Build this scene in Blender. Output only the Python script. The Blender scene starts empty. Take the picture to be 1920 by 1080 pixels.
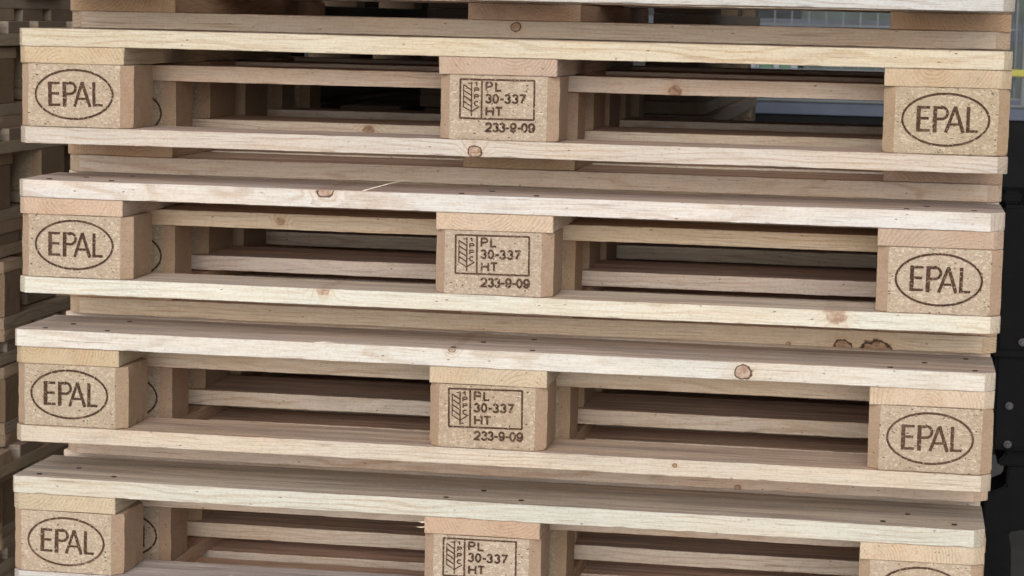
import bpy, bmesh, math, random
from mathutils import Matrix, Vector, noise
R = math.radians
S = bpy.context.scene
COL = S.collection

# ------------------------------------------------------------------ camera
F_PX = 4386.63
cd = bpy.data.cameras.new('camera'); cam = bpy.data.objects.new('camera', cd); COL.objects.link(cam)
cd.sensor_width = 36; cd.lens = F_PX/1920*36; cd.clip_start = .05; cd.clip_end = 200
ya, pi_, ro = .162043, -.115148, -.022886
M = Matrix.Rotation(ya, 3, 'Z') @ Matrix.Rotation(pi_, 3, 'X') @ Matrix.Rotation(ro, 3, 'Y')
right, fwd, up = M.col[0], M.col[1], M.col[2]
CM = Matrix((right, up, -fwd)).transposed().to_4x4(); CM.translation = (1.07586, -2.75192, .02635)
cam.matrix_world = CM
cd.dof.use_dof = True; cd.dof.focus_distance = 2.86; cd.dof.aperture_fstop = 20.0
S.camera = cam

# ------------------------------------------------------------------ light
w = bpy.data.worlds.new('World'); S.world = w; w.use_nodes = True
nt = w.node_tree; bg = nt.nodes['Background']
sky = nt.nodes.new('ShaderNodeTexSky'); sky.sky_type = 'NISHITA'; sky.sun_disc = False
SUN_EL, SUN_AZ = R(13), R(8)          # light comes from the open side behind the camera
sky.sun_elevation = R(30); sky.sun_rotation = R(180) + SUN_AZ; sky.dust_density = 4; sky.air_density = .6
hsv = nt.nodes.new('ShaderNodeHueSaturation'); hsv.inputs['Saturation'].default_value = .35
nt.links.new(sky.outputs[0], hsv.inputs['Color']); nt.links.new(hsv.outputs[0], bg.inputs[0])
bg.inputs[1].default_value = .12
sd = bpy.data.lights.new('sun', 'SUN'); sun = bpy.data.objects.new('sun', sd); COL.objects.link(sun)
sd.energy = 2.25; sd.angle = R(42); sd.color = (1, .965, .915)
d = Vector((math.sin(SUN_AZ)*math.cos(SUN_EL), -math.cos(SUN_AZ)*math.cos(SUN_EL), math.sin(SUN_EL)))
sun.rotation_euler = d.to_track_quat('Z', 'Y').to_euler()
S.view_settings.view_transform = 'Standard'; S.view_settings.look = 'None'
S.view_settings.exposure = .05; S.view_settings.gamma = 1; S.view_settings.use_curve_mapping = False
S.render.engine = 'CYCLES'; S.cycles.max_bounces = 10; S.cycles.diffuse_bounces = 9

# ------------------------------------------------------------------ helpers
def tag(o, label=None, cat=None, group=None, kind=None):
    if label: o['label'] = label
    if cat: o['category'] = cat
    if group: o['group'] = group
    if kind: o['kind'] = kind
    return o
def link(name, me, mats, parent=None, loc=(0,0,0), rot=(0,0,0)):
    o = bpy.data.objects.new(name, me); COL.objects.link(o)
    for m in mats:
        if len(me.materials) < len(mats): me.materials.append(m)
    o.location = loc; o.rotation_euler = rot
    if parent: o.parent = parent
    return o
def empty(name, loc, rot=(0,0,0)):
    o = bpy.data.objects.new(name, None); COL.objects.link(o); o.location = loc; o.rotation_euler = rot
    o.empty_display_size = .1
    return o
def copy_tree(o, parent=None):
    c = o.copy(); COL.objects.link(c); c.parent = parent
    for ch in list(o.children): copy_tree(ch, c)
    return c
def boxes_mesh(name, bl, bevel=0):
    bm = bmesh.new()
    for (x0, x1, y0, y1, z0, z1) in bl:
        vs = [bm.verts.new((x, y, z)) for x in (x0, x1) for y in (y0, y1) for z in (z0, z1)]
        for f in ((0,1,3,2), (4,6,7,5), (0,4,5,1), (2,3,7,6), (0,2,6,4), (1,5,7,3)):
            bm.faces.new([vs[i] for i in f])
    if bevel: bmesh.ops.bevel(bm, geom=list(bm.edges), offset=bevel, segments=2, affect='EDGES', clamp_overlap=True)
    bmesh.ops.recalc_face_normals(bm, faces=bm.faces)
    me = bpy.data.meshes.new(name); bm.to_mesh(me); bm.free(); return me
def cyl_bm(bm, r, h, mat, n=20, r2=None):
    bmesh.ops.create_cone(bm, cap_ends=True, segments=n, radius1=r, radius2=r if r2 is None else r2, depth=h, matrix=mat)

# ------------------------------------------------------------------ node helper
class N:
    def __init__(s, name):
        s.m = bpy.data.materials.new(name); s.m.use_nodes = True; s.t = s.m.node_tree
        s.b = s.t.nodes['Principled BSDF']; s.l = s.t.links
    def n(s, t, **k):
        x = s.t.nodes.new('ShaderNode'+t)
        for a, v in k.items(): setattr(x, a, v)
        return x
    def set(s, sock, v):
        if hasattr(v, 'is_output'): s.l.new(v, sock)
        else: sock.default_value = v
    def math(s, op, a, b=0.0, c=0.0, clamp=False):
        x = s.n('Math', operation=op, use_clamp=clamp)
        s.set(x.inputs[0], a); s.set(x.inputs[1], b); s.set(x.inputs[2], c); return x.outputs[0]
    def vm(s, op, a, b=(0,0,0)):
        x = s.n('VectorMath', operation=op); s.set(x.inputs[0], a); s.set(x.inputs[1], b)
        return x.outputs['Value'] if op in ('LENGTH', 'DISTANCE', 'DOT_PRODUCT') else x.outputs[0]
    def mix(s, f, a, b, bt='MIX'):
        x = s.n('Mix', data_type='RGBA', blend_type=bt); s.set(x.inputs[0], f); s.set(x.inputs[6], a); s.set(x.inputs[7], b)
        return x.outputs[2]
    def noise(s, vec, scale, detail=3, rough=.55, dist=0):
        x = s.n('TexNoise'); s.set(x.inputs['Vector'], vec); x.inputs['Scale'].default_value = scale
        x.inputs['Detail'].default_value = detail; x.inputs['Roughness'].default_value = rough; x.inputs['Distortion'].default_value = dist
        return x.outputs[0]
    def map(s, v, a, b, c=0., d=1.):
        x = s.n('MapRange'); x.interpolation_type = 'SMOOTHSTEP'
        s.set(x.inputs[0], v); s.set(x.inputs[1], a); s.set(x.inputs[2], b); s.set(x.inputs[3], c); s.set(x.inputs[4], d); return x.outputs[0]
    def bump(s, h, strength, dist):
        x = s.n('Bump'); s.set(x.inputs['Height'], h); x.inputs['Strength'].default_value = strength; x.inputs['Distance'].default_value = dist
        s.l.new(x.outputs[0], s.b.inputs['Normal'])
def rgb(r, g, b):
    f = lambda c: ((c/255+.055)/1.055)**2.4 if c > 10 else c/255/12.92
    return (f(r), f(g), f(b), 1)

# ------------------------------------------------------------------ materials
def wood_material():
    k = N('sawn_pine'); tc = k.n('TexCoord'); P = tc.outputs['Object']; NO = tc.outputs['Normal']
    oi = k.n('ObjectInfo'); rnd = oi.outputs['Random']; tint = oi.outputs['Color']
    wn = k.n('TexWhiteNoise', noise_dimensions='1D'); k.l.new(rnd, wn.inputs['W'])
    rv = wn.outputs['Color']
    off = k.vm('SCALE', rv); off.node.inputs['Scale'].default_value = 7.0
    Q = k.vm('ADD', P, off)                                     # per board noise space
    sp = k.n('SeparateXYZ'); k.l.new(P, sp.inputs[0]); X, Y, Z = sp.outputs
    # knots, given by each board in its own properties (x, z, half length)
    ring_push = 0.0; knot_core = 0.0; knot_edge = 0.0; soft = 0.0
    for i in (1, 2, 3):
        at = k.n('Attribute', attribute_type='OBJECT', attribute_name='knot%d' % i)
        s2 = k.n('SeparateXYZ'); k.l.new(at.outputs['Vector'], s2.inputs[0]); kx, kz, ka = s2.outputs
        aa = k.math('MAXIMUM', k.math('ABSOLUTE', ka), .0005)
        wob = k.math('MULTIPLY', k.math('SUBTRACT', k.noise(Q, 90, 2), .5), .9)
        dx = k.math('DIVIDE', k.math('SUBTRACT', X, kx), aa)
        dz = k.math('DIVIDE', k.math('SUBTRACT', Z, kz), k.math('MULTIPLY', aa, .85))
        r = k.math('SQRT', k.math('ADD', k.math('MULTIPLY', dx, dx), k.math('MULTIPLY', dz, dz)))
        r = k.math('ADD', r, wob)
        # the knot runs through the board from the long edge
        exists = k.math('GREATER_THAN', k.math('ABSOLUTE', ka), .0006)
        hard = k.math('MULTIPLY', exists, k.math('GREATER_THAN', ka, 0))
        halo = k.math('MULTIPLY', exists, k.map(r, 0.2, 3.2, 1, 0))
        ring_push = k.math('ADD', ring_push, k.math('MULTIPLY', halo, .010))
        core = k.math('MULTIPLY', exists, k.map(r, .85, 1.1, 1, 0))
        edge = k.math('MULTIPLY', hard, k.map(k.math('ABSOLUTE', k.math('SUBTRACT', r, .95)), 0, .20, 1, 0))
        sf = k.math('MULTIPLY', exists, k.map(r, .3, 2.6, 1, 0))
        knot_core = k.math('MAXIMUM', knot_core, core); knot_edge = k.math('MAXIMUM', knot_edge, edge); soft = k.math('MAXIMUM', soft, sf)
    # growth rings round a pith outside or inside the board
    stre = k.vm('MULTIPLY', Q, (2.6, 11, 11))
    wv = k.math('MULTIPLY', k.math('SUBTRACT', k.noise(stre, 1.0, 3, .5), .5), .034)
    sr = k.n('SeparateXYZ'); k.l.new(rv, sr.inputs[0])
    y0 = k.math('MULTIPLY', k.math('SUBTRACT', sr.outputs[0], .5), .12)
    z0 = k.math('MULTIPLY', k.math('SUBTRACT', sr.outputs[1], .5), .11)
    yy = k.math('SUBTRACT', Y, y0); zz = k.math('SUBTRACT', Z, z0)
    zz = k.math('ADD', zz, k.math('MULTIPLY', X, k.math('MULTIPLY', k.math('SUBTRACT', sr.outputs[2], .5), .06)))
    rad = k.math('SQRT', k.math('ADD', k.math('MULTIPLY', yy, yy), k.math('MULTIPLY', zz, zz)))
    rad = k.math('ADD', k.math('ADD', rad, wv), ring_push)
    sn = k.math('SINE', k.math('MULTIPLY', rad, 2*math.pi/.0043))
    late = k.map(sn, .25, 1.0)                                  # thin dark late wood
    patch = k.map(k.noise(k.vm('MULTIPLY', Q, (3, 20, 20)), 1.6, 2), .36, .62)   # rings fade in and out under the saw fuzz
    late = k.math('MULTIPLY', late, k.math('ADD', k.math('MULTIPLY', patch, .85), .12))
    base = tint
    c = k.mix(k.math('MULTIPLY', late, .42), base, k.mix(1.0, base, (.66, .50, .36, 1), 'MULTIPLY'))
    # broad resin / bleached patches
    b1 = k.map(k.noise(k.vm('MULTIPLY', Q, (3.5, 14, 14)), 1.0, 3), .44, .72)
    c = k.mix(k.math('MULTIPLY', b1, .40), c, k.mix(1.0, c, (.93, .76, .58, 1), 'MULTIPLY'))
    b2 = k.map(k.noise(k.vm('MULTIPLY', Q, (4.5, 30, 30)), 1.3, 3), .5, .72)
    c = k.mix(k.math('MULTIPLY', b2, .35), c, k.mix(1.0, c, (.80, .83, .86, 1), 'MULTIPLY'))
    # fine fibres
    f1 = k.noise(k.vm('MULTIPLY', Q, (22, 700, 700)), 1.0, 2, .7)
    c = k.mix(k.map(f1, .40, .72, 0, .5), c, k.mix(1.0, c, (.70, .60, .52, 1), 'MULTIPLY'))
    f2 = k.noise(k.vm('MULTIPLY', Q, (60, 420, 420)), 1.0, 3, .65)
    c = k.mix(k.map(f2, .5, .75, 0, .55), c, k.mix(1.0, c, (1.07, 1.09, 1.12, 1), 'MULTIPLY'))
    f3 = k.noise(k.vm('MULTIPLY', Q, (190, 480, 480)), 1.0, 2, .6)
    c = k.mix(k.map(f3, .60, .74, 0, .45), c, k.mix(1.0, c, (.66, .55, .45, 1), 'MULTIPLY'))
    # the broad faces are weathered a greyer brown than the freshly sawn edges
    ns = k.n('SeparateXYZ'); k.l.new(NO, ns.inputs[0])
    top = k.map(k.math('ABSOLUTE', ns.outputs[2]), .6, .9)
    st2 = k.noise(k.vm('MULTIPLY', Q, (5, 120, 120)), 1.0, 4, .6)
    grey = k.mix(k.map(st2, .35, .65), (.90, .82, .80, 1), (1.12, 1.03, 1.0, 1))
    c = k.mix(top, c, k.mix(1.0, c, grey, 'MULTIPLY'))
    st5 = k.noise(k.vm('MULTIPLY', Q, (2.5, 48, 48)), 1.0, 4, .65)
    c = k.mix(top, c, k.mix(1.0, c, k.mix(k.map(st5, .36, .64), (.78, .75, .76, 1), (1.16, 1.13, 1.10, 1)), 'MULTIPLY'))
    bl = k.map(k.noise(k.vm('MULTIPLY', Q, (5, 12, 12)), 1.0, 3, .6), .42, .62)
    c = k.mix(k.math('MULTIPLY', bl, .5), c, k.mix(1.0, c, (.92, .97, 1.0, 1), 'MULTIPLY'))
    st3 = k.map(k.noise(k.vm('MULTIPLY', Q, (7, 210, 210)), 1.0, 2, .5), .63, .72)
    c = k.mix(k.math('MULTIPLY', st3, k.math('MULTIPLY', top, .5)), c, rgb(96, 74, 62))
    st4 = k.map(k.noise(k.vm('MULTIPLY', Q, (9, 330, 330)), 1.0, 2, .5), .665, .71)
    c = k.mix(k.math('MULTIPLY', st4, .38), c, rgb(120, 92, 72))
    # end grain drinks dirt
    endg = k.map(k.math('ABSOLUTE', ns.outputs[0]), .5, .68)
    c = k.mix(endg, c, k.mix(1.0, c, (.92, .86, .80, 1), 'MULTIPLY'))
    mo = k.noise(Q, 260, 3, .7)
    c = k.mix(k.map(mo, .45, .7, 0, .45), c, k.mix(1.0, c, (.80, .74, .68, 1), 'MULTIPLY'))
    # small pits, flecks
    vo = k.n('TexVoronoi'); k.set(vo.inputs['Vector'], k.vm('MULTIPLY', Q, (160, 380, 380))); vo.inputs['Scale'].default_value = 1
    vr = k.n('SeparateXYZ'); k.l.new(vo.outputs['Color'], vr.inputs[0])
    pit = k.math('MULTIPLY', k.map(vo.outputs['Distance'], .15, .38, 1, 0), k.math('GREATER_THAN', vr.outputs[0], .985))
    c = k.mix(k.math('MULTIPLY', pit, .6), c, rgb(92, 66, 48))
    fleck = k.math('MULTIPLY', k.map(vo.outputs['Distance'], .1, .4, 1, 0), k.math('GREATER_THAN', vr.outputs[1], .97))
    c = k.mix(k.math('MULTIPLY', fleck, k.math('ADD', .12, k.math('MULTIPLY', top, .5))), c, rgb(246, 240, 228))
    kf = k.math('SUBTRACT', 1.0, k.math('MULTIPLY', top, .75))
    knot_core = k.math('MULTIPLY', knot_core, kf); soft = k.math('MULTIPLY', soft, kf); knot_edge = k.math('MULTIPLY', knot_edge, kf)
    # knots
    c = k.mix(k.math('MULTIPLY', soft, .45), c, k.mix(1.0, c, (.88, .66, .46, 1), 'MULTIPLY'))
    c = k.mix(k.math('MULTIPLY', knot_core, k.map(k.noise(Q, 160, 3), .3, .65, .25, .8)), c, rgb(128, 92, 72))
    c = k.mix(k.math('MULTIPLY', knot_edge, .95), c, rgb(48, 30, 22))
    k.l.new(c, k.b.inputs['Base Color']); k.b.inputs['Roughness'].default_value = .82
    k.b.inputs['Specular IOR Level'].default_value = .25
    h = k.math('ADD', k.math('MULTIPLY', f1, .5), k.math('MULTIPLY', k.noise(Q, 240, 3, .7), .6))
    h = k.math('SUBTRACT', h, k.math('MULTIPLY', pit, .8)); h = k.math('SUBTRACT', h, k.math('MULTIPLY', late, .15))
    k.bump(h, .8, .0013)
    return k.m
def chip_material(name, cut):
    k = N(name); tc = k.n('TexCoord'); P = tc.outputs['Object']; oi = k.n('ObjectInfo')
    wn = k.n('TexWhiteNoise', noise_dimensions='1D'); k.l.new(oi.outputs['Random'], wn.inputs['W'])
    off = k.vm('SCALE', wn.outputs['Color']); off.node.inputs['Scale'].default_value = 5.0
    Q = k.vm('ADD', P, off)
    wq = k.n('TexNoise'); k.set(wq.inputs['Vector'], Q); wq.inputs['Scale'].default_value = 160
    wc = k.vm('SUBTRACT', wq.outputs['Color'], (.5, .5, .5)); wc2 = k.vm('SCALE', wc); wc2.node.inputs['Scale'].default_value = .006
    QW = k.vm('ADD', Q, wc2)
    def vor(vec, sc):
        v = k.n('TexVoronoi'); k.set(v.inputs['Vector'], k.vm('MULTIPLY', vec, sc)); v.inputs['Scale'].default_value = 1
        s = k.n('SeparateXYZ'); k.l.new(v.outputs['Color'], s.inputs[0]); return v.outputs['Distance'], s.outputs
    d1, r1 = vor(QW, (330, 330, 620)); d2, r2 = vor(QW, (640, 640, 640)); d3, r3 = vor(QW, (190, 190, 330))
    if cut:
        c = k.mix(r1[0], rgb(154, 140, 122), rgb(171, 156, 136))
        c = k.mix(k.math('MULTIPLY', k.math('GREATER_THAN', r1[1], .84), .4), c, rgb(205, 191, 174))
        c = k.mix(k.math('MULTIPLY', k.map(r2[0], .60, .95), .6), c, rgb(148, 128, 110))
        c = k.mix(k.math('MULTIPLY', k.math('MULTIPLY', k.map(d2, .1, .34, 1, 0), k.math('GREATER_THAN', r2[1], .94)), .5), c, rgb(222, 211, 195))
        lo, a = .945, .85
    else:
        c = k.mix(r1[0], rgb(156, 134, 113), rgb(170, 147, 124))
        c = k.mix(k.math('MULTIPLY', k.map(r2[0], .7, .95), .35), c, rgb(146, 120, 99))
        lo, a = .982, .7
    big = k.noise(Q, 14, 3)
    c = k.mix(k.map(big, .4, .65, 0, .3), c, k.mix(1.0, c, (.84, .76, .68, 1), 'MULTIPLY'))
    hole = k.math('MULTIPLY', k.map(d3, .12, .30, 1, 0), k.math('GREATER_THAN', r3[0], lo - .02))
    hole2 = k.math('MULTIPLY', k.map(d1, .15, .36, 1, 0), k.math('GREATER_THAN', r1[2], lo))
    hole = k.math('MAXIMUM', hole, hole2)
    c = k.mix(k.math('MULTIPLY', hole, a), c, rgb(62, 44, 34))
    at = k.n('ObjectInfo')
    c = k.mix(1.0, c, at.outputs['Color'], 'MULTIPLY')
    k.l.new(c, k.b.inputs['Base Color']); k.b.inputs['Roughness'].default_value = .85; k.b.inputs['Specular IOR Level'].default_value = .2
    h = k.math('ADD', k.math('MULTIPLY', r1[0], .3), k.math('MULTIPLY', k.noise(Q, 500, 2, .7), .8))
    h = k.math('SUBTRACT', h, k.math('MULTIPLY', hole, 1.6))
    k.bump(h, .8 if cut else .35, .0011)
    return k.m
def burn_material():
    k = N('burnt_brand'); tc = k.n('TexCoord'); P = tc.outputs['Object']
    oi = k.n('ObjectInfo'); sh = k.vm('ADD', P, (0, 0, 0)); k.l.new(oi.outputs['Random'], k.n('Math').inputs[0])
    cmb = k.n('CombineXYZ'); k.set(cmb.inputs[0], k.math('MULTIPLY', oi.outputs['Random'], 9.0)); sh = k.vm('ADD', P, cmb.outputs[0])
    c = k.mix(k.map(k.noise(sh, 420, 3, .7), .42, .70), rgb(56, 40, 32), rgb(92, 70, 56))
    c = k.mix(k.math('MULTIPLY', oi.outputs['Random'], .10), c, rgb(140, 115, 95))
    c = k.mix(k.map(k.noise(sh, 330, 2, .6), .60, .68, 0, .75), c, rgb(158, 140, 121))
    c = k.mix(k.map(k.noise(sh, 26, 2, .5), .55, .78, 0, .25), c, rgb(150, 128, 108))
    k.l.new(c, k.b.inputs['Base Color']); k.b.inputs['Roughness'].default_value = .95; k.b.inputs['Specular IOR Level'].default_value = .1
    return k.m
def plain(name, col, rough=.6, metal=0., var=.25, scale=6., spec=.4):
    k = N(name); tc = k.n('TexCoord'); n = k.noise(tc.outputs['Object'], scale, 5, .6)
    c = k.mix(k.map(n, .3, .7), [v*(1-var) for v in col[:3]]+[1], [min(1, v*(1+var)) for v in col[:3]]+[1])
    k.l.new(c, k.b.inputs['Base Color']); k.b.inputs['Roughness'].default_value = rough; k.b.inputs['Metallic'].default_value = metal
    k.b.inputs['Specular IOR Level'].default_value = spec
    k.bump(k.noise(tc.outputs['Object'], scale*12, 3), .15, .002)
    return k.m
WOOD = wood_material(); CUT = chip_material('chipboard_sawn', True); PRESS = chip_material('chipboard_pressed', False); BURN = burn_material()
NAIL = plain('nail_steel', (.035, .025, .02), .6, .4)

# ------------------------------------------------------------------ board mesh
def board_mesh(L, W, T, seed, cham=(0,0,0,0), step=.007, rough=1.0, bow=0.0):
    """long axis x, width y, thickness z, centred. cham: 45 degree corner cuts (-x-y, +x-y, -x+y, +x+y)"""
    rn = random.Random(seed); o = Vector((rn.uniform(0, 90), rn.uniform(0, 90), rn.uniform(0, 90)))
    n = max(4, int(L/step)); xs = [-L/2 + L*i/n for i in range(n+1)]
    for c, sgn in ((cham[0], -1), (cham[1], 1), (cham[2], -1), (cham[3], 1)):
        if c: xs.append(sgn*(L/2-c))
    xs = sorted(set(round(x, 5) for x in xs))
    e = .0009
    xs = [xs[0], xs[0]+e] + [x for x in xs[1:-1] if x-xs[0] > e*2 and xs[-1]-x > e*2] + [xs[-1]-e, xs[-1]]
    nicks = [[(rn.uniform(-L/2, L/2), rn.uniform(.004, .016), rn.uniform(.0006, .0026)) for _ in range(int(rn.uniform(3, 8)*L*1.8*rough)+1)] for _ in range(4)]
    me = bpy.data.meshes.new('board'); V = []; F = []
    ny = max(2, int(W/.035))
    for xi, x in enumerate(xs):
        end = e if xi in (0, len(xs)-1) else 0
        def half(cn, cp):
            c = cn if x < 0 else cp
            return W/2 - (max(0, c-(L/2-abs(x))) if c else 0)
        ym, yp = -half(cham[0], cham[1])+end, half(cham[2], cham[3])-end
        zt, zb = T/2-end, -T/2+end
        ring = []
        q = []
        for ci, (y, z) in enumerate(((ym, zb), (yp, zb), (yp, zt), (ym, zt))):
            nk = .0008
            for (nx, nl, nd) in nicks[ci]:
                dd = abs(x-nx)/nl
                if dd < 1: nk = max(nk, nd*(1-dd*dd))
            nk *= .75+.5*noise.noise(o+Vector((x*120, ci*7.3, 0)))
            q.append((y, z, nk))
        def wob(y, z):
            a = noise.noise(o+Vector((x*6, y*18, z*20)))*.0012 + noise.noise(o+Vector((x*45, y*60, z*60)))*.0006
            b = noise.noise(o+Vector((x*6+31, y*18, z*20)))*.0009 + noise.noise(o+Vector((x*60+31, y*60, z*60)))*.0005
            return a*rough, b*rough
        (y0, z0, k0), (y1, z1, k1), (y2, z2, k2), (y3, z3, k3) = q
        ring = [(y0+k0, z0)] + [(y0+(y1-y0)*j/ny, z0) for j in range(1, ny)] + [(y1-k1, z1), (y1, z1+k1), (y1, 0), (y2, z2-k2), (y2-k2, z2)]
        ring += [(y2+(y3-y2)*j/ny, z2) for j in range(1, ny)] + [(y3+k3, z3), (y3, z3-k3), (y3, 0), (y0, z0+k0)]
        bz = bow*(1-(2*x/L)**2)
        for (y, z) in ring:
            a, b = wob(y, z); V.append((x, y+a, z+b*.7+bz))
    m = len(ring)
    for i in range(len(xs)-1):
        for j in range(m):
            k = (j+1) % m; F.append((i*m+j, i*m+k, (i+1)*m+k, (i+1)*m+j))
    F.append(tuple(range(m-1, -1, -1))); F.append(tuple((len(xs)-1)*m+j for j in range(m)))
    me.from_pydata(V, [], F)
    me.polygons.foreach_set('use_smooth', [True]*len(me.polygons)); me.set_sharp_from_angle(angle=R(32))
    bm = bmesh.new(); bm.from_mesh(me); bmesh.ops.recalc_face_normals(bm, faces=bm.faces); bm.to_mesh(me); bm.free()
    return me

def block_mesh(W, D, H, seed, c=.013):
    """chipboard block: front/back sawn, chamfered upright corners"""
    rn = random.Random(seed); o = Vector((rn.uniform(0, 50),)*3)
    pts = []
    def seg(a, b, n):
        for i in range(n): pts.append((a[0]+(b[0]-a[0])*i/n, a[1]+(b[1]-a[1])*i/n))
    w, dd = W/2, D/2
    P = [(-w+c, -dd), (w-c, -dd), (w, -dd+c), (w, dd-c), (w-c, dd), (-w+c, dd), (-w, dd-c), (-w, -dd+c)]
    ns = [24, 3, 14, 3, 24, 3, 14, 3]
    kinds = []
    for i in range(8):
        seg(P[i], P[(i+1) % 8], ns[i]); kinds += [0 if i in (0, 4) else 1]*ns[i]
    m = len(pts); nz = 14; e = .0008
    zs = [-H/2, -H/2+e] + [-H/2+H*i/nz for i in range(1, nz)] + [H/2-e, H/2]
    V = []; F = []; MI = []
    for zi, z in enumerate(zs):
        s = e if zi in (0, len(zs)-1) else 0
        for (x, y) in pts:
            L = math.hypot(x, y); x2, y2 = x*(1-s/L), y*(1-s/L)
            a = noise.noise(o+Vector((x*60, y*60, z*60)))*.0006 + noise.noise(o+Vector((x*240, y*240, z*240)))*.0004
            if abs(abs(z)-H/2) < .002: a += min(0, noise.noise(o+Vector((x*130, y*130, 3))))*.003
            V.append((x2*(1+a/max(.03, abs(x))) if abs(x) > w-c-.0001 else x2, y2*(1+a/abs(y)) if abs(y) > dd-.001 else y2, z))
    for i in range(len(zs)-1):
        for j in range(m):
            k = (j+1) % m; F.append((i*m+j, i*m+k, (i+1)*m+k, (i+1)*m+j)); MI.append(kinds[j])
    F.append(tuple(range(m-1, -1, -1))); F.append(tuple((len(zs)-1)*m+j for j in range(m))); MI += [1, 1]
    me = bpy.data.meshes.new('block'); me.from_pydata(V, [], F); me.polygons.foreach_set('material_index', MI)
    me.polygons.foreach_set('use_smooth', [True]*len(me.polygons)); me.set_sharp_from_angle(angle=R(28))
    return me

# ------------------------------------------------------------------ burnt marks (strokes on the block face, millimetres)
def arc(cx, cy, rx, ry, a0, a1, n=14):
    return [(cx+rx*math.cos(R(a0+(a1-a0)*i/n)), cy+ry*math.sin(R(a0+(a1-a0)*i/n))) for i in range(n+1)]
G = {  # unit glyphs, 0..1 wide, 0..1 high
 'P': [[(0,0),(0,1)], [(0,1),(.6,1)]+arc(.6,.74,.38,.26,90,-90)+[(0,.48)]],
 'L': [[(0,1),(0,0),(1,0)]], 'H': [[(0,0),(0,1)],[(1,0),(1,1)],[(0,.52),(1,.52)]], 'T': [[(0,1),(1,1)],[(.5,1),(.5,0)]],
 'I': [[(.5,0),(.5,1)]], '1': [[(.1,.78),(.5,1),(.5,0)]], '-': [[(0,.42),(1,.42)]],
 'C': [arc(.5,.5,.5,.5,50,310)],
 '0': [arc(.5,.5,.5,.5,90,450,24)],
 '3': [arc(.48,.74,.44,.26,160,-80)+arc(.48,.26,.50,.27,80,-165)],
 '7': [[(0,1),(1,1),(.72,.6),(.42,.25),(.34,0)]],
 '2': [arc(.5,.71,.46,.29,170,-20)+[(.72,.38),(.2,.12),(0,0),(1,0)]],
 '9': [arc(.5,.68,.48,.32,0,360,20), arc(.46,.5,.52,.5,28,-35,6)[0:1]+[(.98,.62)]+arc(.46,.46,.52,.46,0,-150,12)],
}
def strokes_mesh(lines, seed):
    rn = random.Random(seed); bm = bmesh.new(); lay = 0
    for pts, wd in lines:
        lay += 1; y = -.00035-lay*.000012
        # resample
        q = []
        for a, b in zip(pts[:-1], pts[1:]):
            L = math.hypot(b[0]-a[0], b[1]-a[1]); n = max(1, int(L/1.5))
            q += [(a[0]+(b[0]-a[0])*i/n, a[1]+(b[1]-a[1])*i/n) for i in range(n)]
        q.append(pts[-1]); closed = math.hypot(pts[0][0]-pts[-1][0], pts[0][1]-pts[-1][1]) < .01
        vs = []
        for i, p in enumerate(q):
            if closed: a, b = q[(i-1) % (len(q)-1)], q[(i+1) % (len(q)-1)]
            else: a, b = q[max(0, i-1)], q[min(len(q)-1, i+1)]
            t = Vector((b[0]-a[0], b[1]-a[1])); t = t.normalized() if t.length > 1e-6 else Vector((1, 0))
            # mitre
            t1 = Vector((p[0]-a[0], p[1]-a[1])); k = 1
            if t1.length > 1e-6: k = 1/max(.6, abs(t1.normalized().dot(t)))
            nn = Vector((-t.y, t.x))*k
            if closed and i == len(q)-1: vs.append(vs[0]); continue
            hw = wd/2*(1+rn.uniform(-.10, .10)); hv = wd/2*(1+rn.uniform(-.10, .10))
            if not closed and i in (0, len(q)-1): 
                ext = t*(wd*.1 if i else -wd*.1)
            else: ext = Vector((0, 0))
            vs.append((bm.verts.new(((p[0]+ext.x+nn.x*hw)/1000, y, (p[1]+ext.y+nn.y*hw)/1000)), bm.verts.new(((p[0]+ext.x-nn.x*hv)/1000, y, (p[1]+ext.y-nn.y*hv)/1000))))
        for a, b in zip(vs[:-1], vs[1:]):
            try: bm.faces.new((a[0], a[1], b[1], b[0]))
            except ValueError: pass
    me = bpy.data.meshes.new('mark'); 
    for f in bm.faces:
        f.normal_update()
        if f.normal.y > 0: f.normal_flip()
    bm.to_mesh(me); bm.free(); return me
def oval_lines():
    z = lambda x, y: ((x-570)*.169, -(y-(x-570)*.045-690)*.169)
    L = [([(p[0], p[1]) for p in arc(0, 0, 49.5, 30.0, 0, 360, 64)], 2.6)]
    top, bot = 15.0, -14.0
    L += [([(-31, bot), (-31, top)], 4.8), ([(-31, top-1.2), (-18.5, top-1.2)], 3.1), ([(-31, 1.2), (-19.5, 1.2)], 3.1), ([(-31, bot+1.2), (-18, bot+1.2)], 3.1)]
    L += [([(-12.3, bot-.5), (-12.3, top)], 4.8), ([(-12.3, top-1.2), (-5, top-1.2)]+arc(-5, 7.6, 7.0, 6.8, 90, -90)+[(-12.3, .8)], 3.2)]
    L += [([(.6, bot-.5), (10.5, top)], 3.6), ([(10.5, top), (20.3, bot-.5)], 4.0), ([(4.5, -5.2), (17, -5.2)], 2.8)]
    L += [([(25.6, top), (25.6, bot)], 4.0), ([(25.6, bot+1.2), (36.5, bot+1.2)], 3.1)]
    return L
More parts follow.
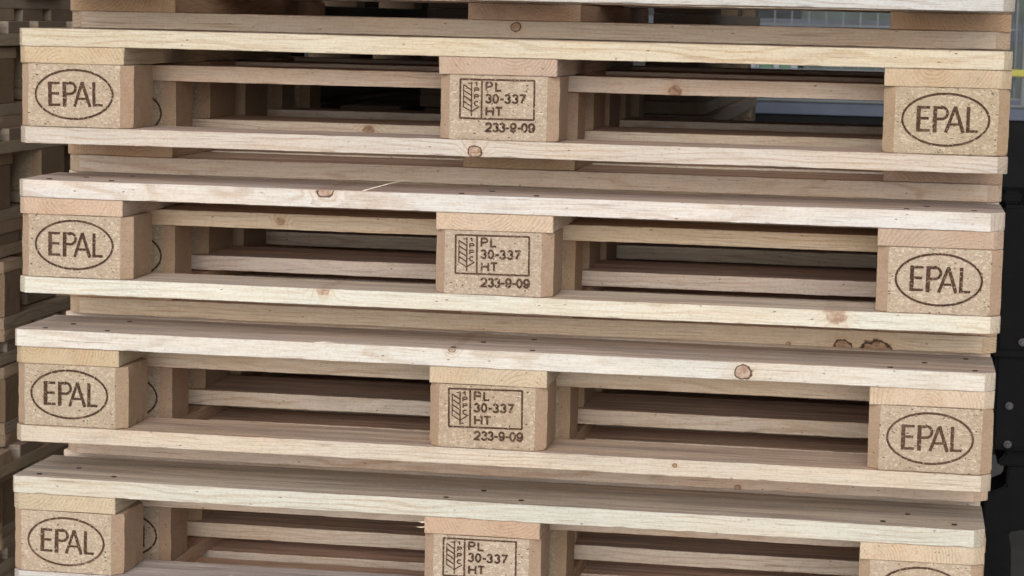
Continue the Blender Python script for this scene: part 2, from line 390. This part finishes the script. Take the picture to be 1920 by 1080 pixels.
def stamp_lines():
    c = lambda x, y: ((x-905)/11.87, -(y-(x-905)*.03-552)/11.87)
    L = []
    box = [c(322, 152), c(1385, 186), c(1385, 740), c(322, 703)]
    for a, b in zip(box, box[1:]+box[:1]): L.append(([a, b], 2.2))
    L.append(([c(632, 168), c(632, 708)], 2.2))
    L.append(([c(485, 192), c(485, 675)], 1.7))
    L.append(([c(370, 232), c(370, 540), c(485, 612)], 1.3)); L.append(([c(432, 210), c(485, 212)], 1.3))
    for a in (232, 309, 386, 463):
        L.append(([c(372, a), c(483, a+76)], 1.7))
    L.append(([c(487, 612), c(598, 542)], 1.5))
    def put(ch, x0, x1, y0, y1, wd):
        for st in G[ch]:
            a, b = c(x0, y1), c(x1, y0)
            L.append(([(a[0]+(b[0]-a[0])*u+0, a[1]+(b[1]-a[1])*v) for u, v in st], wd))
    for ch, y0, y1 in (('1', 202, 246), ('P', 280, 336), ('P', 376, 430), ('C', 468, 526)): put(ch, 528, 588, y0, y1, 1.6)
    def word(s, xs, y0, y1, wd):
        for ch, (a, b) in zip(s, xs):
            mid = (a+b)/2; dy = (mid-905)*.03
            put(ch, a+5, b-4, y0+dy+2, y1+dy-2, wd)
    word('PL', ((692, 785), (830, 912)), 210, 324, 2.45)
    word('30-337', ((688, 768), (795, 872), (898, 952), (963, 1042), (1072, 1152), (1178, 1258)), 378, 492, 2.45)
    word('HT', ((698, 803), (832, 930)), 560, 674, 2.45)
    word('233-9-09', ((692, 780), (800, 876), (894, 970), (980, 1042), (1052, 1132), (1150, 1204), (1213, 1291), (1312, 1396)), 783, 898, 2.5)
    return L
OVALS = [strokes_mesh(oval_lines(), s) for s in range(4)]; STAMPS = [strokes_mesh(stamp_lines(), 20+s) for s in range(3)]

# ------------------------------------------------------------------ a pallet
T1, T2, TB, T3 = .0215, .0215, .0775, .0205      # deck board, stringer board, block, bottom board
HT_ = T1+T2+TB+T3                                 # 141 mm
CREAM = (.52, .475, .41); TAN = (.74, .65, .55); GREYW = (.60, .53, .45)  # TAN, for inner boards, is raised in tone to lift the shade inside
def shade(c, rn, a=.09):
    k = 1+rn.uniform(-a, a); return (c[0]*k*(1+rn.uniform(-.02, .02)), c[1]*k, c[2]*k*(1+rn.uniform(-.08, .06)), 1)
def make_pallet(seed, front=CREAM, inner=TAN, runner=None, ends=(CREAM,)*3, blk=(1, 1, 1), knots_deck=(), knots_run=(), knots_mid=(), cham=.013, marks=True,
                front_cham=None, run_cham=None, step=.007, mid_x=0., left_w=.136, nails=False, mid_run=None, splinters=(), mark_shift=0.):
    """origin at the front left bottom corner; x along the 1.2 m side, y into the stack, z up"""
    rn = random.Random(seed); e = empty('wooden_pallet', (0, 0, 0)); runner = runner or front
    zd, zs, zb, zr = HT_-T1/2, HT_-T1-T2/2, T3+TB/2, T3/2
    def bd(name, L, W, T, loc, rot, col, ch=(0,0,0,0), kn=(), rough=1., bow=0):
        me = board_mesh(L, W, T, rn.random(), ch, step, rough, bow)
        o = link(name, me, [WOOD], e, loc, rot); o.color = shade(col, rn)
        for i, kk in enumerate(kn): o['knot%d' % (i+1)] = [float(v) for v in kk]
        return o
    ys = [(.0725, .145), (.235, .10), (.40, .145), (.565, .10), (.7275, .145)]
    decks = []
    for i, (y, wd) in enumerate(ys):
        c = front_cham or (cham, cham*1.1)
        ch = (c[0], c[1], 0, 0) if i == 0 else ((0, 0, cham, cham) if i == 4 else (0, 0, 0, 0))
        decks.append(bd('deck_board', 1.2, wd, T1, (.6, y, zd), (0, 0, 0), front if i == 0 else inner, ch, knots_deck if i == 0 else ()))
    for i, x in enumerate((.0725, .6+mid_x, 1.1275)):
        wd = (left_w, .143, .145)[i]; xx = (x-(.145-wd)/2) if i == 0 else x
        # local +x runs into the stack: local y faces the left; outer corners cut
        ch = (0, 0, 0, 0)
        if i == 0: ch = (0, 0, .009, .009)
        if i == 2: ch = (.012, .012, 0, 0)
        bd('stringer_board', .797, wd, T2-.0004, (xx, .4+.0005*rn.random(), zs), (0, 0, R(90)), ends[i], ch)
    for j, (y, D) in enumerate(((.05, .099), (.40, .145), (.75, .099))):
        for i, x in enumerate((.0725, .6, 1.1275)):
            me = block_mesh(.144, D, TB-.0004, rn.random(), .013)
            b = link('chipboard_block', me, [CUT, PRESS], e, (x+rn.uniform(-.001, .001), y+rn.uniform(0, .002), zb), (0, 0, R(rn.uniform(-.4, .4))))
            kk = blk[i]*(1+rn.uniform(-.03, .03)); b.color = (kk, kk*(1+rn.uniform(-.015, .015)), kk*(1+rn.uniform(-.03, .03)), 1)
            if marks and j == 0:
                mk = rn.choice(OVALS) if i != 1 else rn.choice(STAMPS)
                m = link('burnt_stamp' if i == 1 else 'burnt_oval_mark', mk, [BURN], b, ((.0035 if i == 1 else mark_shift)+rn.uniform(-.001, .001), -D/2-.0003, .002+rn.uniform(-.001, .001)), (0, R(rn.uniform(-1.1, 1.1)), 0))
    for i, (y, wd) in enumerate(((.05, .10), (.40, .145), (.75, .10))):
        c = run_cham or (.010, .012)
        ch = (c[0], c[1], 0, 0) if i == 0 else ((0, 0, .012, .012) if i == 2 else (0, 0, 0, 0))
        bd('bottom_board', 1.2, wd, T3-.0004, (.6, y-.0005, zr), (0, 0, 0), (runner, mid_run or inner, inner)[i], ch, knots_run if i == 0 else (knots_mid if i == 1 else ()))
    if nails:
        bm = bmesh.new(); cyl_bm(bm, .0034, .0012, Matrix.Identity(4), 12); nm = bpy.data.meshes.new('nail'); bm.to_mesh(nm); bm.free()
        for bx in (.0725, .6, 1.1275):
            for (dx, dy) in ((-.045, .018), (.045, .022), (-.012, .068), (.038, .112))[:rn.choice((3, 4, 4))]:
                link('nail', nm, [NAIL], decks[0], (bx-.6+dx+rn.uniform(-.008, .008), -.0725+dy+rn.uniform(-.005, .005), T1/2+.0001))
    for (p, q, wd) in splinters:
        p, q = Vector(p), Vector(q); t = (q-p).normalized(); s = t.cross(Vector((0, 1, 0))).normalized()*wd/2; u = t.cross(s).normalized()*wd/4
        bm = bmesh.new(); a = [bm.verts.new(v) for v in (p+s+u, p-s+u, p-s-u, p+s-u)]; mid = p.lerp(q, .5)+s*.8
        b = [bm.verts.new(v) for v in (mid+s*.7+u*.7, mid-s*.7+u*.7, mid-s*.7-u*.7, mid+s*.7-u*.7)]; tip = bm.verts.new(q)
        for i in range(4):
            bm.faces.new((a[i], a[(i+1) % 4], b[(i+1) % 4], b[i])); bm.faces.new((b[i], b[(i+1) % 4], tip))
        bm.faces.new(a[::-1]); bmesh.ops.recalc_face_normals(bm, faces=bm.faces)
        me = bpy.data.meshes.new('splinter'); bm.to_mesh(me); bm.free()
        o = link('splinter', me, [WOOD], e); o.color = (.6, .55, .46, 1)
    return e
def place_up(e, x, y, ztop, rz=0): e.location = (x, y, ztop-HT_); e.rotation_euler = (0, 0, rz)
def place_inverted(e, x, y, zbase, rz=0):
    # turned upside down about its long axis: its rear edge comes to the front, so build order does not matter to the eye
    e.location = (x, y+.8, zbase+HT_); e.rotation_euler = (R(180), 0, rz)

PITCH = .18635
DX = [.002, .0020, .0022, -.0006, -.0045]; DY = [.003, .004, .001, -.004, -.002]
PAL_G = 'interlocked new pallets in the front stack'
# upright pallets (top to bottom). knots: (x from board centre, z from board centre, half length; negative = soft brown)
UP = [
 dict(seed=11, front=(.46, .45, .42), runner=(.44, .435, .42), run_cham=(.012, .014)),
 dict(seed=12, front=(.50, .46, .39), ends=((.50, .42, .335), (.48, .40, .32), (.53, .45, .34)), knots_run=((-.026, -.003, .0085),), knots_mid=((-.23, .002, -.008),), front_cham=(.006, .010), splinters=(((1.083, .02, .106), (1.060, .03, .111), .0012), ((1.083, .02, .101), (1.066, .03, .103), .001), ((1.083, .05, .102), (1.070, .06, .098), .001))),
 dict(seed=13, front=(.55, .525, .475), ends=((.49, .40, .31), (.52, .44, .35), (.46, .38, .33)), knots_deck=((-.208, .010, .010),), knots_run=((-.209, .009, -.008), (.409, .006, -.014)), front_cham=(.008, .017), nails=True,
      splinters=(((.438, .0, .1415), (.49, .02, .156), .0013),)),
 dict(seed=14, front=(.54, .52, .45), runner=(.54, .48, .42), ends=((.52, .45, .35), (.55, .49, .39), (.54, .48, .39)), knots_deck=((-.044, .0105, .0045), (.307, -.001, .0105)), knots_run=((.229, .003, .0030),), front_cham=(.004, .013), nails=True,
      splinters=(((.385, .0, .1405), (.412, -.001, .1425), .0022),)),
 dict(seed=15, front=(.55, .54, .50), runner=(.50, .50, .50), ends=((.54, .48, .38), (.50, .39, .29), (.52, .46, .37)), front_cham=(.004, .013), nails=True,
      splinters=(((.530, .003, .112), (.520, .003, .1125), .0022), ((.530, .003, .106), (.517, .003, .1055), .0018), ((.27, .004, .021), (.287, .012, .030), .0012))),
]
UPL = ['topmost pallet of the front stack, only its grey weathered bottom board in view',
       'upright pallet with a grey dark-ringed knot in its bottom board, second from the top',
       'upright pallet with a half-moon knot on its pale deck edge and a long splinter',
       'upright pallet with a round dark-outlined knot on its deck edge right of centre',
       'lowest upright pallet, its bottom board cut off by the lower edge of the photo']
for i, kw in enumerate(UP):
    e = make_pallet(**kw); place_up(e, DX[i], DY[i], (1-i)*PITCH, R((0, .0, .1, -.05, -.05)[i])); tag(e, UPL[i], 'pallet', PAL_G); low_up = e
# inverted pallets nested between them. local front (y=0) ends up at the back, so shape details go by the rear deck board
INVY = [.166, .164, .160, .158, .160]; INVX = [.006, .004, .006, .004, .004]
INVL = ['upside-down pallet under the topmost one, its deck edge with one dark knot near the middle',
        'upside-down pallet resting on the deck that has the half-moon knot, its tan edge set back',
        'upside-down pallet whose set-back edge has a large double knot near the right end',
        'upside-down pallet on the lowest visible deck, only a thin strip of its edge showing',
        'upside-down pallet nested in the lowest upright pallet, seen only inside its openings']
INVK = [((-.010, .003, .0065),), (), ((.412, -.011, .0120), (.452, -.0165, .0200), (.345, -.009, .003)), ((.290, -.008, .004),), ()]
INVR = [((-.28, 0, -.007),), ((.195, -.006, -.009),), ((-.31, .0, -.006),), (), ()]
for i in range(5):
    kw = dict(seed=31+i, front=(.62, .51, .40), inner=(.74, .64, .53), runner=(.68, .57, .46), ends=((.52, .39, .29),)*3, cham=.018, front_cham=(.018, .020), knots_deck=[(-a, -b, c) if False else (a, -b, c) for a, b, c in INVK[i]], knots_run=[(a, -b, c) for a, b, c in INVR[i]], left_w=.145, mark_shift=-.007)  # inner boards again coloured paler to offset the shade between decks
    e = make_pallet(**kw)
    # upside down and end for end would hide the marked side: mirror by rotating about x, then turning 180 about z keeps the front in front
    e.location = (1.2+INVX[i], INVY[i], -i*PITCH+.0006+HT_); e.rotation_euler = (0, R(180), 0)
    for ch in e.children:                    # keep left-right order of knots as seen
        for k in ('knot1', 'knot2', 'knot3'):
            if k in ch: v = list(ch[k]); ch[k] = [-v[0], v[1], v[2]]
    tag(e, INVL[i], 'pallet', PAL_G)
    if i == 4: low_inv = e

for i in (5, 6):   # the stack goes on below the frame down to the floor
    e = copy_tree(low_up); e.location = (0, 0, (1-i)*PITCH-HT_); e.rotation_euler = (0, 0, 0); tag(e, 'pallet low in the front stack below the edge of the photo', 'pallet', PAL_G)
    e = copy_tree(low_inv); e.location = (1.2, .165, -i*PITCH+.0006+HT_); tag(e, 'pallet low in the front stack below the edge of the photo', 'pallet', PAL_G)
FLOOR = -6*PITCH
# ------------------------------------------------------------------ neighbouring stacks (behind, darker in colour)
far = make_pallet(seed=71, front=(.24, .20, .165), inner=(.17, .14, .115), runner=(.24, .20, .165), ends=((.22, .18, .145),)*3, step=.03, marks=False, blk=(.40, .40, .40))  # wood and blocks coloured darker to stand in for shade behind the front stack
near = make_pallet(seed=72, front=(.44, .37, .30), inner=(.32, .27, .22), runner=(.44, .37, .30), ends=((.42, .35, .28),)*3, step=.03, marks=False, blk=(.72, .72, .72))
used = set()
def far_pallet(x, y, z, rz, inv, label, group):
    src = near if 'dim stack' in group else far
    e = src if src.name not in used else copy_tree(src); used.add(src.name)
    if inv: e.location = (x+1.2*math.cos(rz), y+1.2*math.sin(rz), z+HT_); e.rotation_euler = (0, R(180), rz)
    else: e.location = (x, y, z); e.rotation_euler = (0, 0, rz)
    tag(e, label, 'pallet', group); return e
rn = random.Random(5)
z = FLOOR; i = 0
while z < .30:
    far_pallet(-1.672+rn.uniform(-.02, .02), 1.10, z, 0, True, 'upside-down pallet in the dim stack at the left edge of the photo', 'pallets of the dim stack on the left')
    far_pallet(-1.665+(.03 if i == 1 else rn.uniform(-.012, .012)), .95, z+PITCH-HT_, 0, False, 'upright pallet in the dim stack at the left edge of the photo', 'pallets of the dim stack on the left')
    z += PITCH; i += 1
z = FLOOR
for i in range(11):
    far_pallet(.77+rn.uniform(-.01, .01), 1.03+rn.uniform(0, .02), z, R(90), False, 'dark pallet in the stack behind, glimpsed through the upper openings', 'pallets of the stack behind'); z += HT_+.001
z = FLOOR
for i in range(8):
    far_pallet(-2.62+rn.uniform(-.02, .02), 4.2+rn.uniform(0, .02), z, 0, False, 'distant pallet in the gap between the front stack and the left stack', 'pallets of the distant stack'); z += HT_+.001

# ------------------------------------------------------------------ setting
fl = link('floor', boxes_mesh('floor', [(-30, 30, 1.0, 40, FLOOR-.1, FLOOR)]), [plain('concrete', (.13, .13, .125), .8, 0, .25, 3.)]); tag(fl, kind='structure')
fc = link('bounce_ground', boxes_mesh('bounce_ground', [(-30, 30, -25, .998, FLOOR-.1, FLOOR)]), [plain('bounce_ground_pale', (.50, .485, .46), .8, 0, .25, 3.)]); tag(fc, kind='structure')  # unseen pale ground, added to bounce light up into the stack from the front
wl = link('rear_wall', boxes_mesh('wall', [(-14, 14, 13, 13.2, FLOOR, FLOOR+6)]+[(-14+.5*i, -13.96+.5*i, 12.96, 12.998, FLOOR, FLOOR+6) for i in range(56)]), [plain('grey_cladding', (.06, .068, .078), .6)])
tag(wl, 'dark blue-grey ribbed wall far behind the pallets', 'wall')

rf = link('sky_block_roof', boxes_mesh('roof', [(-14, 14, .9, 13.2, FLOOR+4.4, FLOOR+4.6)]), [plain('sky_block_roof_sheet', (.10, .10, .10), .8)]); tag(rf, kind='structure')  # unseen roof, added to block sky light so it falls mainly from the front
sw = link('side_wall', boxes_mesh('side', [(-9.2, -9, .9, 12.9, FLOOR, FLOOR+4.4)]), [plain('sky_block_wall_sheet', (.10, .11, .12), .8)]); tag(sw, 'added side wall out of view left of the stacks, keeps sky light out', 'wall')  # unseen wall, added with the roof to keep sky light off the rear
def px(u, v, D):   # a place on the photo at a given distance into the scene (y), used once to measure where background things stand
    dirv = right*((u-960)/F_PX) - up*((v-540)/F_PX) + fwd
    o = CM.translation; t = (D-o.y)/dirv.y; return o+dirv*t
GREY = plain('galvanised', (.09, .10, .105), .5, .3); YEL = plain('yellow_paint', (.27, .25, .03), .5); DARK = plain('dark_blue_steel', (.045, .055, .075), .5)
BLACK = plain('black_paint', (.003, .0033, .0042), .6, 0, .4, 9., .10); ZINC = plain('zinc', (.06, .06, .063), .35, .6)
fy = 4.2; f = empty('safety_fence', (1.0, fy, FLOOR)); tag(f, 'grey wire mesh safety fence with yellow rails right of the stack', 'fence')
x0, x1 = .55, 3.2
def W(u, v, D=fy): return px(u, v, D)
zr1, zr2 = W(1905, 137).z, W(1905, 317).z; zr3 = W(1905, 292).z
mesh = []
for i in range(int((x1-x0)/.05)): mesh.append((x0+i*.05-1, x0+i*.05-.996, .03, .034, .05, 1.7))
for i in range(12): mesh.append((x0-1, x1-1, .035, .038, .1+i*.13, .104+i*.13))
link('wire_mesh', boxes_mesh('m', mesh), [GREY], f)
for zz, h in ((zr1, .020), (zr2, .018), (zr3, .009)):
    link('yellow_rail', boxes_mesh('r', [(1.30-1, x1-1, -.02, .02, zz-FLOOR-h/2, zz-FLOOR+h/2)], .002), [YEL], f)
for xx in (1.44, 3.1):
    link('post', boxes_mesh('p', [(xx-1-.02, xx-1+.02, -.01, .025, 0, 1.9)], .003), [GREY], f)
zb0, zb1 = W(1905, 82).z, W(1905, 52).z
by = 4.6; a = px(1900, 82, by); b = px(1900, 52, by)
bm_ = empty('steel_beam', (1.2, by, 0)); tag(bm_, 'dark blue horizontal steel beam on uprights beyond the fence', 'beam')
link('beam', boxes_mesh('b', [(-1.2, 2.4, 0, .08, a.z, b.z+.012)], .004), [DARK], bm_)
for xx in (.46, 2.3): link('upright', boxes_mesh('b', [(xx-.05, xx+.05, .085, .16, FLOOR, .6)], .004), [DARK], bm_)
# control cabinets with white and green doors, seen in the thin slot under the second deck
cy = 5.5; cab = empty('control_cabinet', (px(1390, 130, cy).x, cy, FLOOR)); tag(cab, 'white and green panelled cabinet glimpsed in the top right opening', 'cabinet')
WHT = plain('white_panel', (.26, .29, .33), .5); GRN = plain('green_panel', (.06, .16, .09), .5)
X0 = cab.location.x
cols = [(1390, 1424, WHT), (1424, 1448, GRN), (1448, 1462, WHT), (1462, 1482, GRN), (1482, 1496, WHT)]
link('carcass', boxes_mesh('c', [(0, px(1496, 130, cy).x-X0, .02, .5, 0, 1.1)], .004), [DARK], cab)
for u0, u1, m in cols:
    link('panel', boxes_mesh('c', [(px(u0, 130, cy).x-X0+.002, px(u1, 130, cy).x-X0-.002, 0, .018, .35, 1.08)], .002), [m], cab)
pl_ = empty('pale_machine', (px(1500, 130, 7).x, 7, FLOOR)); tag(pl_, 'pale grey-green machine housing behind the wire mesh fence', 'machine')
link('housing', boxes_mesh('c', [(0, 1.9, 0, .8, 0.25, 1.6)], .01), [plain('pale_grey_green', (.045, .065, .06), .5)], pl_)
link('plinth', boxes_mesh('c', [(.03, 1.87, .03, .77, 0, .248)], .01), [BLACK], pl_)
link('door_seam', boxes_mesh('c', [(.3+.28*i, .308+.28*i, -.006, -.001, .3, 1.55) for i in range(6)]), [DARK], pl_)
bb = empty('blue_crate', (px(1402, 200, 3.6).x, 3.6, FLOOR)); tag(bb, 'dark blue steel crate glimpsed low in the upper right opening', 'crate')
hz = px(1500, 186, 3.6).z-FLOOR; lz = px(1500, 214, 3.6).z-FLOOR
X1 = px(1404, 200, 3.6).x; Lc = 1.0
link('side_wall', boxes_mesh('c', [(0, Lc, 0, .02, lz, hz-.0065), (0, Lc, .6, .62, lz, hz-.0065), (0, .02, .021, .599, lz, hz-.0065), (Lc-.02, Lc, .021, .599, lz, hz-.0065), (.02, Lc-.02, .021, .599, lz, lz+.01)]), [plain('blue_paint', (.035, .046, .075), .5)], bb)
link('plinth', boxes_mesh('c', [(.01, Lc-.01, .01, .61, 0, lz-.001)], .003), [BLACK], bb)
link('rim', boxes_mesh('c', [(-.01, Lc+.01, -.01, .02, hz-.006, hz), (-.01, Lc+.01, .60, .63, hz-.006, hz), (-.01, .02, .021, .599, hz-.006, hz), (Lc-.02, Lc+.01, .021, .599, hz-.006, hz)], .002), [GREY], bb)

# black machine on the right
my = 1.15; O = px(1880, 372, my); mc = empty('black_machine', (O.x, my, FLOOR)); tag(mc, 'black steel machine column with two bolts, right beside the front stack', 'machine')
ht = px(1890, 384, my).z-FLOOR; h2 = px(1890, 360, my).z-FLOOR; hb = px(1890, 845, my).z-FLOOR
wt = px(1916, 372, my).x-O.x
link('column', boxes_mesh('c', [(0.0, .5, 0, .45, hb, ht)], .006), [BLACK], mc)
link('top_block', boxes_mesh('c', [(.001, wt, .02, .12, ht+.0005, h2)], .004), [BLACK], mc)
link('cross_plate', boxes_mesh('c', [(-.004, .5, -.012, -.001, px(1890, 668, my).z-FLOOR, px(1890, 655, my).z-FLOOR)], .002), [BLACK], mc)
for (u, v) in ((1892, 760), (1889, 832), (1917, 641)):
    p = px(u, v, my)-Vector((O.x, my, FLOOR))
    bm = bmesh.new(); cyl_bm(bm, .0065, .006, Matrix.Translation((p.x, -.004, p.z)) @ Matrix.Rotation(R(90), 4, 'X'), 20)
    cyl_bm(bm, .0035, .008, Matrix.Translation((p.x, -.0115, p.z)) @ Matrix.Rotation(R(90), 4, 'X'), 6)
    me = bpy.data.meshes.new('bolt'); bm.to_mesh(me); bm.free(); link('bolt', me, [ZINC], mc)
def prism(name, pts, y0, y1, parent, mat):
    bm = bmesh.new(); a = [bm.verts.new((p[0], y0, p[1])) for p in pts]; b = [bm.verts.new((p[0], y1, p[1])) for p in pts]; n = len(pts)
    bm.faces.new(a); bm.faces.new(b[::-1])
    for i in range(n): bm.faces.new((a[i], b[i], b[(i+1) % n], a[(i+1) % n]))
    bmesh.ops.recalc_face_normals(bm, faces=bm.faces)
    bmesh.ops.bevel(bm, geom=list(bm.edges), offset=.003, segments=2, affect='EDGES', clamp_overlap=True)
    me = bpy.data.meshes.new(name); bm.to_mesh(me); bm.free(); return link(name, me, [mat], parent)
L_ = lambda u, v: (px(u, v, my).x-O.x, px(u, v, my).z-FLOOR)
prism('bracket', [L_(1886, 846), L_(1886, 858), L_(1870, 872), L_(1874, 880), L_(1960, 880), L_(1960, 846)], .03, .2, mc, BLACK)
prism('support_arm', [L_(1892, 880), L_(1888, 920), L_(1850, 935), L_(1840, 1010), L_(1836, 1160), L_(1896, 1160), L_(1898, 1040), L_(1893, 1008), L_(1920, 1004), L_(1960, 1004), L_(1960, 880)], .04, .16, mc, BLACK)
prism('foot', [L_(1800, 1161), L_(1800, 1190), L_(2050, 1190), L_(2050, 1161)], 0.0, .3, mc, BLACK)
